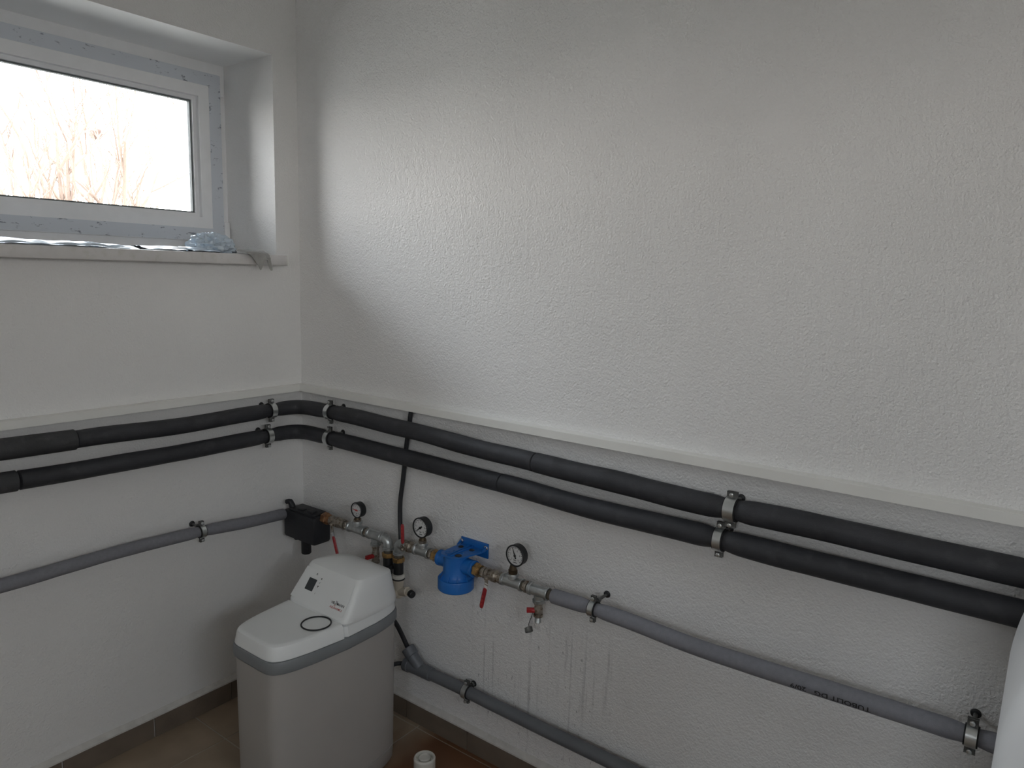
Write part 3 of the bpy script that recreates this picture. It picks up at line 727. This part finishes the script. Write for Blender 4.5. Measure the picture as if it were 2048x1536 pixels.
# first run: box to the elbow that drops to the water softener
nut('bronze_coupling', 'rusty bronze coupling leaving the black insulation box', -.2203, -.262, .0225, 'bronze')
ball_valve('old ball valve with red lever hanging down behind the softener', -.2623, -.340, [(-.112, -.312, .664), (-.114, -.345, .575)], tip=.2, stem_y=-.303)
nipple('short nipple between the rear ball valve and the red-needle gauge tee', -.3405, -.362)
t1, p1 = tee('pipe_tee', 'galvanised tee below the small red-needle gauge', -.3625, -.4485, True, .030)
nipple('short nipple between the two galvanised tees behind the softener', -.449, -.4645)
t2, p2 = tee('pipe_tee', 'galvanised tee with a drain tap under it behind the softener', -.465, -.5345, False, .036)
g1 = gauge('small black gauge with a red needle, above the softener', (-.082, -.4195, .7605), .0275, p1, -88, 'redpr', True)
for o in [g1]: o.location = p1
drain_valve('small red-handled drain tap half hidden behind the softener', p2, .555, (-1, .15, 0), None, .026)
def elbow(label, yin, R, sgn, m='zinc', r=.0165, rb=.0195, drop=.046):
    """quarter bend from the horizontal run down; sgn -1: run arrives from +y side, +1: run leaves towards -y"""
    t = thing('pipe_elbow', label, 'pipe fitting', on(yin)); pts = []; rr = []
    yc = yin+sgn*0
    P0 = V((AX, yin, ZA)); dirn = V((0, -1 if sgn < 0 else 1, 0))
    pts.append(P0); pts.append(P0+dirn*.009)
    for i in range(11):
        a = PI/2*i/10; pts.append(P0+dirn*(.010+R*math.sin(a))+V((0, 0, -R*(1-math.cos(a)))))
    pts.append(pts[-1]+V((0, 0, -(drop-R-.010)))); bot = pts[-1]
    b = B().tube(pts, r, 24); build('bend', b, M[m], t)
    b = B().lathe(P0, dirn, [(0, rb-.001), (.001, rb), (.008, rb), (.010, r)], 24); build('rim', b, M[m], t)
    b = B().lathe(bot+V((0, 0, -.008)), (0, 0, 1), [(0, rb-.001), (.001, rb), (.009, rb), (.011, r)], 24); build('rim', b, M[m], t)
    return t, bot+V((0, 0, -.008))
e1, q1 = elbow('galvanised elbow turning down to the first black softener hose', -.535, .017, -1, drop=.038)
e2, q2 = elbow('galvanised elbow rising from the second black softener hose', -.640, .017, 1, drop=.042)
def softener_hose(label, top, z_end):
    t = thing('connection_hose', label, 'hose', top); T = V(top); Z = V((0, 0, -1)); L = T.z-z_end
    build('thread', B().cyl(T, T+Z*.010, .0150, n=20), M['hemp'], t)
    build('union_nut', B().lathe(T+Z*.010, Z, [(0, .0195), (.002, .0215), (.014, .0215), (.017, .0185)], 8, rot=.2), M['brass'], t, smooth=25)
    build('rubber_sleeve', B().lathe(T+Z*.027, Z, [(0, .0165), (.004, .0172), (L-.027, .0172)], 24), M['black'], t)
    return t
softener_hose('black hose with brass nut, next to the drain tap behind the softener', q1, .552)
softener_hose('black hose with brass nut standing on the cream bypass valve', q2, .5755)
# bypass valve of the softener
bp = thing('bypass_valve', 'cream plastic bypass valve with a black cap behind the softener', 'valve', (q2.x, q2.y, .50))
hx, hy = q2.x, q2.y
build('white_ring', B().lathe((hx, hy, .560), (0, 0, 1), [(0, .0205), (.002, .0225), (.013, .0225), (.015, .0195)], 26), M['offwhite'], bp)
build('seal_ring', B().ring((hx, hy, .5575), (0, 0, 1), .0195, .003, 28, 8), M['rubber'], bp)
build('valve_body', B().lathe((hx, hy, .490), (0, 0, 1), [(0, .012), (.004, .016), (.045, .0175), (.064, .0195), (.066, .018)], 24), M['cream'], bp)
build('side_branch', B().tube(bez([(hx, hy+.008, .512), (hx, hy-.025, .516), (hx, hy-.045, .523), (hx-.004, hy-.060, .524)], 6), [.0150]*8+[.0155]*5+[.0125]*6, 20), M['cream'], bp)
build('black_cap', B().lathe((hx-.0035, hy-.0595, .524), (-.25, -1, -.12), [(0, .0105), (.002, .0128), (.010, .0132), (.016, .0125), (.018, .0105)], 12), M['black'], bp, smooth=30)
build('connector', B().cyl((hx-.012, hy, .508), (-.170, hy, .508), .013, n=20), M['cream'], bp)

# second run: elbow, valve, gauge, filter, valve, gauge, drain, grey pipe
ball_valve('ball valve with red lever standing up by the black hoses', -.6405, -.6925, [(-.110, -.668, .702), (-.110, -.6665, .772)], tip=.06, stem_y=-.664)
t3, p3 = tee('pipe_tee', 'galvanised tee below the gauge between black hose and blue filter', -.693, -.7575, True, .030)
g2 = gauge('black gauge with a black needle, between red lever and blue filter', (-.082, -.7315, .7705), .0335, p3, -128, 'ink', depth=.028)
nipple('worn nipple between gauge tee and the brass nut of the blue filter', -.758, -.7755, .0150)
nut('brass_nut', 'brass nut at the filter inlet, on the side of the black hoses', -.776, -.8015, .0205)
YF = -.877
wf = thing('water_filter', 'blue plastic water filter head on a wall bracket', 'water filter', (AX, YF, .60))
FX = AX-.004
b = B().lathe((FX, YF, .6005), (0, 0, 1), [(0, .050), (.002, .0555), (.005, .0578), (.037, .0580), (.0395, .0568), (.0400, .0480)], 44)
build('sump_ring', b, M['blue'], wf, smooth=30)
b = B().lathe((FX, YF, .6405), (0, 0, 1), [(0, .0500), (.005, .0455), (.012, .0425), (.050, .0405), (.072, .0395), (.0755, .037)], 36)
build('head', b, M['blue'], wf, smooth=30)
for y0, y1 in ((YF+.030, YF+.0745), (YF-.030, YF-.0745)):
    d = V((0, y1-y0, 0)); L = abs(y1-y0)
    build('port', B().lathe((AX, y0, ZA), d, [(0, .026), (L-.012, .0245), (L-.010, .0260), (L-.001, .0260), (L, .025)], 28), M['blue'], wf)
for k in range(10):
    a = 2*PI*k/10+.2; e = V((math.cos(a), math.sin(a), 0)); s = V((-e.y, e.x, 0)); c = V((FX, YF, 0))
    rb_ = B().prism([c+e*.038+s*.0016+V((0, 0, .6405)), c+e*.0545+s*.0016+V((0, 0, .6405)), c+e*.0440+s*.0016+V((0, 0, .655)), c+e*.038+s*.0016+V((0, 0, .665))], -s*.0032)
    build('rib', rb_, M['blue'], wf, smooth=0)
br = thing('filter_bracket', 'blue plastic wall bracket screwed on top of the filter head', 'bracket', (-.001, -.888, .72))
b = B().box(-.0065, -.0008, -.9465, -.8325, .694, .7435, .002); build('wall_plate', b, M['blue'], br)
z0, z1 = .7165, .7215
poly = [(-.0065, -.938), (-.0065, -.842), (-.045, -.836), (-.108, -.840), (-.122, -.850), (-.124, -.905), (-.112, -.920), (-.070, -.926), (-.040, -.934)]
b = B().prism([(x, y, z0) for x, y in poly], (0, 0, z1-z0)); tp = build('top_plate', b, M['blue'], br, smooth=0)
b = B()
for y in (-.8865, -.8755): b.box(-.118, -.007, y-.0016, y+.0016, z1, z1+.004)
for y in (-.9425, -.838): b.prism([(-.0065, y, .722), (-.0065, y, .738), (-.030, y, .722)], (0, .004, 0))
build('stiffener', b, M['blue'], tp, smooth=0)
for x, y, r in ((-.098, -.858, .0095), (-.098, -.902, .0095), (-.035, -.858, .0075), (-.035, -.904, .0075)):
    build('screw_hole', B().ring((x, y, z1+.0005), (0, 0, 1), r, .0016, 22, 6).lathe((x, y, z1), (0, 0, 1), [(0, r*.85), (.0004, r*.85)], 20), M['black'] if x > -.05 or y < -.88 else M['blue'], tp)
for x, y in ((-.076, -.866), (-.076, -.898)):
    build('plate_screw', B().lathe((x, y, z1), (0, 0, 1), [(0, .0045), (.002, .004), (.003, .002)], 14), M['blue'], tp)
for y in (-.9385, -.8375):
    build('wall_screw', B().lathe((-.0065, y, .730), (-1, 0, 0), [(0, .0078), (.003, .0072), (.005, .004)], 16), M['chrome'], br)
# neck between head top and bracket plate
build('neck', B().lathe((FX, YF, .7155), (0, 0, 1), [(0, .033), (.0009, .033)], 24), M['blue'], wf)
nut('brass_nut', 'brass nut at the filter outlet, on the side of the long lever', YF-.0745, YF-.1015, .0225)
nipple('bright nipple between filter outlet nut and ball valve', YF-.1018, -.9985, .0150)
ball_valve('worn ball valve with long red lever hanging down, white at its root', -.999, -1.060, [(-.116, -1.030, .672), (-.118, -1.0135, .592)], tip=.16, stem_y=-1.022, root='white')
t4, p4 = tee('pipe_tee', 'galvanised tee below the gauge on the far side of the filter', -1.0605, -1.136, True, .028)
g3 = gauge('black gauge with upright needle beyond the blue filter', (-.082, -1.1165, .7765), .0325, p4, -22, 'ink', sub='dkbrass')
nipple('worn nipple between the gauge tee and the drain tap tee', -1.1365, -1.1595, .0150)
t5, p5 = tee('pipe_tee', 'galvanised tee above the red drain tap, joined to the grey pipe', -1.160, -1.2295, False, .034)
drain_valve('red-handled drain tap with capped chain below the tee of the grey pipe', p5, .586, (-.62, .78, 0), .562, .020)
nut('pipe_stub', 'short dark pipe end between tee and grey foam', -1.230, -1.2455, .0155, 'hemp', 'pipe fitting', False)

# ------------------------------------------------------------------ drain pipe and its hoses
DX = -.036
dp = thing('drain_pipe', 'grey plastic waste pipe low on the pipe wall, with a forked end', 'pipe', (DX, -1.3, .20))
zd = [(.70, .2315), (.85, .2335), (1.0, .2290), (1.25, .2265), (1.6, .2265), (2.9, .225)]
pts = [V((DX, -y, interp(zd, y))) for y in [.70+.05*k for k in range(45)]]
build('straight_pipe', B().tube(pts, .0200, 26), M['ht'], dp)
f = V((DX, -.705, .2312))
b = B().tube([V((DX, -.6105, .2275)), V((DX, -.613, .2276)), V((DX, -.632, .2283)), V((DX, -.634, .2284)), V((DX, -.668, .230)), f, V((DX, -.735, .2318)), V((DX, -.737, .232))],
             [.0225, .0250, .0250, .0225, .0222, .0232, .0232, .0205], 26); fork = build('fork', b, M['ht'], dp)
bdir = V((-.05, .42, .91)).normalized(); b0 = V((DX, -.690, .2300))
b = B().lathe(b0, V((-.05, .72, .70)), [(0, .018), (.030, .0205), (.060, .0205), (.062, .0235), (.090, .0240), (.092, .022)], 26); build('side_inlet', b, M['ht'], dp)
BR = b0+V((-.05, .72, .70)).normalized()*.085
cpt = V((DX, -.896, .2322)); clamp(cpt, 'y', 1, .0225, 'zinc clamp holding the low grey waste pipe', rod_dz=.012, width=.018, sq=.0012)
hp = [(-.019, -.6125, 1.131), (-.020, -.5935, 1.012), (-.020, -.5775, .89), (-.021, -.5655, .81), (-.024, -.5675, .74), (-.031, -.578, .69), (-.036, -.585, .64), (-.041, -.5876, .612), (-.056, -.5877, .598), (-.076, -.5877, .5935), (-.098, -.5877, .588), (-.116, -.5877, .568), (-.123, -.588, .53), (-.106, -.594, .45), (-.064, -.603, .37), (-.046, -.622, .310)]
hp = hp+[tuple(BR)]
h = build('drain_hose', B().tube(bez(hp, 10), .0080, 16), M['hose'], None, hp[6]); setp(h, 'long black hose dropping from the cable duct into the waste pipe', 'hose')
h = build('drain_hose', B().tube(bez([(-.185, -.575, .235), (-.12, -.578, .232), (-.06, -.590, .229), (DX, -.612, .2278)], 8), .0075, 14), M['hose'], None, (-.1, -.58, .23)); setp(h, 'short black hose from behind the softener into the waste pipe', 'hose')

# ------------------------------------------------------------------ water softener
so = thing('water_softener', 'white water softener cabinet with grey band and sloping control panel', 'water softener', (-.41, -.615, 0))
YC = -.615
def outline(xf, xb, wf, wm, wb, n=96, e=7.0, xmin=None, xmax=None):
    """rounded cabinet plan: front half-width wf, widest wm, back wb"""
    out = []; cx, a = (xf+xb)/2, (xb-xf)/2
    for i in range(n):
        t = 2*PI*i/n; c, s = math.cos(t), math.sin(t)
        x = cx+a*math.copysign(abs(c)**(2/e), c); q = (x-xf)/(xb-xf)
        w = wf+(wm-wf)*math.sin(min(1, q/.58)*PI/2) if q < .58 else wb+(wm-wb)*math.cos((q-.58)/.42*PI/2)
        y = YC+w*math.copysign(abs(s)**(2/e), s)
        if xmin is not None: x = max(x, xmin)
        if xmax is not None: x = min(x, xmax)
        out.append((x, y))
    return out
def lvl(z, xf, xb, wf, wm, wb, **k): return [V((x, y, z)) for x, y in outline(xf, xb, wf, wm, wb, **k)]
XF, XB = -.652, -.172
S = lambda z, d, **k: lvl(z, XF+d, XB-d, .112-d, .142-d, .118-d, **k)
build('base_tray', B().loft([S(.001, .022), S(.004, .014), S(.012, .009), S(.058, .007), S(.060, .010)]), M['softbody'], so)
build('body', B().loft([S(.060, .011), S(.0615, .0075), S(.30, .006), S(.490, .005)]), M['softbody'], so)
build('grey_band', B().loft([S(.488, .004), S(.490, .001), S(.496, -.001), S(.520, -.001), S(.5255, .001), S(.5265, .004)]), M['band'], so)
XM = -.4275
build('salt_lid', B().loft([S(.527, .004, xmax=XM-.001), S(.529, .003, xmax=XM-.001), S(.560, .008, xmax=XM-.001), S(.5655, .0105, xmax=XM-.001), S(.5685, .016, xmax=XM-.001), S(.5690, .024, xmax=XM-.001)]), M['soft'], so, smooth=28)
def dome(z, xf, xb, wf, wm, wb, dz=0., e=7.0):
    return [V((x, y, z-dz*((x-xf)/(xb-xf))**2)) for x, y in outline(xf, xb, wf, wm, wb, e=e)]
hd = B().loft([S(.527, .004, xmin=XM+.001), S(.529, .003, xmin=XM+.001), S(.552, .0065, xmin=XM+.001), S(.558, .008, xmin=XM+.001)])
hood = build('control_head_base', hd, M['soft'], so, smooth=28)
hd = B().loft([dome(.5583, -.4255, -.184, .134, .136, .112, e=9), dome(.5655, -.4305, -.183, .1375, .1375, .112, e=9), dome(.5750, -.4290, -.184, .1375, .1370, .112, e=9), dome(.5815, -.4245, -.185, .1365, .1360, .111, e=9),
               dome(.668, -.3610, -.201, .1240, .1235, .100, .010, e=9), dome(.6745, -.3545, -.207, .1200, .1195, .096, .013, e=9), dome(.6785, -.3440, -.216, .1130, .1130, .088, .014, e=8),
               dome(.6835, -.318, -.234, .085, .085, .066, .010, e=6), dome(.6855, -.290, -.252, .040, .040, .03, .004, e=4)])
head = build('control_head', hd, M['soft'], so, smooth=24)
P0 = V((-.4245, YC, .5815)); vv = V((-.361+.4245, 0, .668-.5815)); LV = vv.length; vv.normalize(); uu = V((0, -1, 0)); nn = V((-vv.z, 0, vv.x))
def pan(u, v, h=.0006): return P0+uu*u+vv*v+nn*h
def rrect(u0, u1, v0, v1, r, h, n=5):
    out = []
    for cu, cv, a0 in ((u1-r, v1-r, 0), (u0+r, v1-r, PI/2), (u0+r, v0+r, PI), (u1-r, v0+r, 1.5*PI)):
        for k in range(n+1): a = a0+PI/2*k/n; out.append(pan(cu+r*math.cos(a), cv+r*math.sin(a), h))
    return out
pl = build('front_panel', B().prism([pan(-.124, .003, .0002), pan(.124, .003, .0002), pan(.1125, LV-.005, .0002), pan(-.1125, LV-.005, .0002)], nn*.0008), M['soft'], head, smooth=0)
build('screen', B().prism(rrect(-.0785, -.0430, .0365, .0740, .002, .0011), nn*.0006), M['screen'], head, smooth=0)
b = B()
b.prism([pan(-.0305, .0800, .0011), pan(-.0245, .0800, .0011), pan(-.0275, .0855, .0011)], nn*.0004)
b.prism([pan(-.0310, .0700, .0011), pan(-.0285, .0665, .0011), pan(-.0235, .0725, .0011), pan(-.0285, .0685, .0011)], nn*.0004)
b.prism([pan(-.0310, .0595, .0011), pan(-.0250, .0595, .0011), pan(-.0280, .0535, .0011)], nn*.0004)
put_text(b, text_mesh('i', .008, 1, True), lambda x, y: pan(-.027+x, .0355+y, .0014))
b.ring(pan(-.0545, .0895, .0012), nn, .0024, .0005, 18, 5); b.obox(pan(-.0545, .0915, .0012), (uu, vv, nn), (.0004, .0020, .0003))
build('button', b, M['ink'], head, smooth=0)
b = B()
put_text(b, text_mesh('VIE', .0105, 1.05, True), lambda x, y: pan(.0605+x, .0330+y, .0013))
put_text(b, text_mesh('MANN', .0105, 1.05, True), lambda x, y: pan(.0945+x, .0330+y, .0013))
build('logo_lettering', b, M['ink'], head, smooth=0)
# the tall double-s emblem, black above and red below
def ess(du, vs, h):
    out = []
    for k in range(13):
        t = -1+2*k/12; out.append((du+.0024*math.sin(t*PI*.95), .0330+.0085*t))
    return out
b = B(); r_ = B()
for du in (.0716, .0758):
    q = ess(du, 0, 0)
    for (ua, va), (ub, vb) in zip(q, q[1:]):
        tgt = r_ if (va+vb)/2 < .0285 else b
        tgt.bm.faces.new([tgt.bm.verts.new(pan(x, y, .0014)) for x, y in ((ua-.0009, va), (ua+.0009, va), (ub+.0009, vb), (ub-.0009, vb))])
build('logo_emblem', b, M['ink'], head, smooth=0); build('logo_emblem', r_, M['redpr'], head, smooth=0)
b = B(); put_text(b, text_mesh('AQUAHOME 2', .0082, 1.02, True), lambda x, y: pan(.0815+x, .0200+y, .0013))
build('model_lettering', b, M['redpr'], head, smooth=0)
rg = build('rubber_ring', B().ring((-.4745, -.6835, .5711), (0, 0, 1), .0425, .0023, 56, 10), M['black'], None, (-.4745, -.6835, .569)); setp(rg, 'thin black rubber ring lying on the softener lid', 'rubber ring')

# white plastic pipe cap standing on the floor
cp = thing('plastic_socket', 'small white plastic pipe piece standing on the floor beside the softener', 'pipe socket', (-.218, -.880, 0))
build('body', B().lathe((-.218, -.880, .0005), (0, 0, 1), [(0, .032), (.004, .034), (.075, .034), (.084, .0345), (.088, .033), (.090, .0305), (.0895, .0265), (.080, .0255)], 40, cap1=True), M['offwhite'], cp, smooth=35)
build('inner_plug', B().lathe((-.218, -.880, .0800), (0, 0, 1), [(0, .0185), (.008, .0185), (.0092, .0165), (.0075, .0155)], 36), M['offwhite'], cp, smooth=35)

# white boiler cabinet at the edge of the picture
bo = thing('boiler_cabinet', 'white enamelled cabinet with rounded edges standing in front of the pipes', 'boiler', (-.40, -2.6, 0))
def rbox(z, x0, x1, y0, y1, r, n=8):
    out = []
    for cx, cy, a0 in ((x1-r, y1-r, 0), (x0+r, y1-r, PI/2), (x0+r, y0+r, PI), (x1-r, y0+r, 1.5*PI)):
        for k in range(n+1): a = a0+PI/2*k/n; out.append(V((cx+r*math.cos(a), cy+r*math.sin(a), z)))
    return out
lv = [(.05, 0), (.92, 0)]+[(.92+.023*a, 1.1*(.023*a)**2) for a in range(1, 13)]
build('cabinet_shell', B().loft([rbox(z, -.62+d, -.15-d*.3, -2.95, -2.3185-d, .05) for z, d in lv]), M['boiler'], bo, smooth=40)
build('plinth', B().box(-.60, -.17, -2.93, -2.345, .0005, .05), M['black'], bo)
build('control_window', B().box(-.6165, -.598, -2.72, -2.365, 1.010, 1.045, .002), M['black'], bo)

# ------------------------------------------------------------------ outside: ground, house roof, bare trees
g = build('ground', B().box(-70, 80, -60, 120, -.8, -.6), M['earth'], smooth=0); setp(g, 'pale winter ground outside the window', 'ground', kind='structure')
ho = thing('house', 'low house with a red roof under the bare trees outside', 'house', (8, 47, -.6))
build('house_wall', B().box(-4, 17.6, 43, 51, -.6, 3.2), M['housewall'], ho)
build('roof', B().prism([(-4.5, 42.4, 3.1), (-4.5, 47, 4.70), (-4.5, 51.6, 3.1)], (22.7, 0, 0)), M['rooftile'], ho, smooth=0)
build('chimney', B().box(15.0, 15.8, 46.4, 47.0, 4.3, 5.05), M['rooftile'], ho)
def bare_tree(label, base, stems, seed, mname, height, extra=None):
    rnd = random.Random(seed); t = thing('bare_tree', label, 'tree', base, 'bare trees outside the window'); tw = B(); tk = B()
    def grow(p, d, L, r, lev, tgt):
        n = 6; pts = [p]; rs = [r]; q = p.copy(); dd = d.copy()
        kids = []
        for i in range(n):
            dd = (dd+V((rnd.uniform(-.16, .16), rnd.uniform(-.16, .16), rnd.uniform(-.02, .12)))).normalized()
            q = q+dd*L/n; pts.append(q.copy()); rs.append(r*(1-.62*(i+1)/n))
            if lev < 3 and i >= 1 and rnd.random() < (.92, .66, .45)[lev]: kids.append((q.copy(), dd.copy(), rs[-1]))
        tgt.tube(pts, rs, 6 if lev < 2 else 4)
        for kp, kd, kr in kids:
            side = V((rnd.uniform(-1, 1), rnd.uniform(-.6, .6), rnd.uniform(-.1, .8))).normalized()
            grow(kp, (kd*.9+side*.75).normalized(), L*rnd.uniform(.36, .58), max(kr*.80, .020), lev+1, tw)
    for (dx, dz, L, r) in stems:
        grow(V(base)+V((0, 0, 0)), V((dx, rnd.uniform(-.1, .1), dz)).normalized(), L, r, 0, tk)
    build('trunk', tk, M[mname], t, smooth=60, weld=False); build('branches', tw, M[mname], t, smooth=0, weld=False)
    return t
bare_tree('bare spreading tree beside the house, outside the window', (9.47, 24, -.6), [(-.46, .88, 6.2, .13), (-.24, .97, 6.4, .13), (-.10, .99, 6.0, .12), (-.66, .75, 5.8, .10), (-.34, .93, 6.2, .11)], 4, 'bark', 6)
tb = bare_tree('bare tree with a brown ball of mistletoe at its top', (11.75, 28, -.6), [(.0, 1, 6.9, .13), (.38, .92, 7.0, .13), (.22, .95, 6.2, .11), (-.12, .97, 6.4, .10), (.28, .95, 6.4, .1)], 11, 'bark', 7)
b = B(); r = bmesh.ops.create_icosphere(b.bm, subdivisions=3, radius=.22)
for v in b.bm.verts: v.co = v.co*(1+.28*noise.noise(v.co*9))+V((11.75, 28.0, 6.42))
build('mistletoe', b, M['nest'], tb)
bare_tree('bushy bare tree in front of the house outside the window', (5.75, 20, -.6), [(.1, 1, 4.4, .11), (.34, .94, 4.4, .09), (-.25, .96, 4.2, .09), (.02, 1, 4.0, .08)], 23, 'bark', 6)
bare_tree('pale thin twiggy bush beyond the mistletoe tree outside', (15.9, 34, -.6), [(.1, 1, 6.0, .06), (-.2, .98, 5.8, .06), (.3, .95, 5.8, .06), (-.05, 1, 6.2, .06)], 31, 'twig', 5)
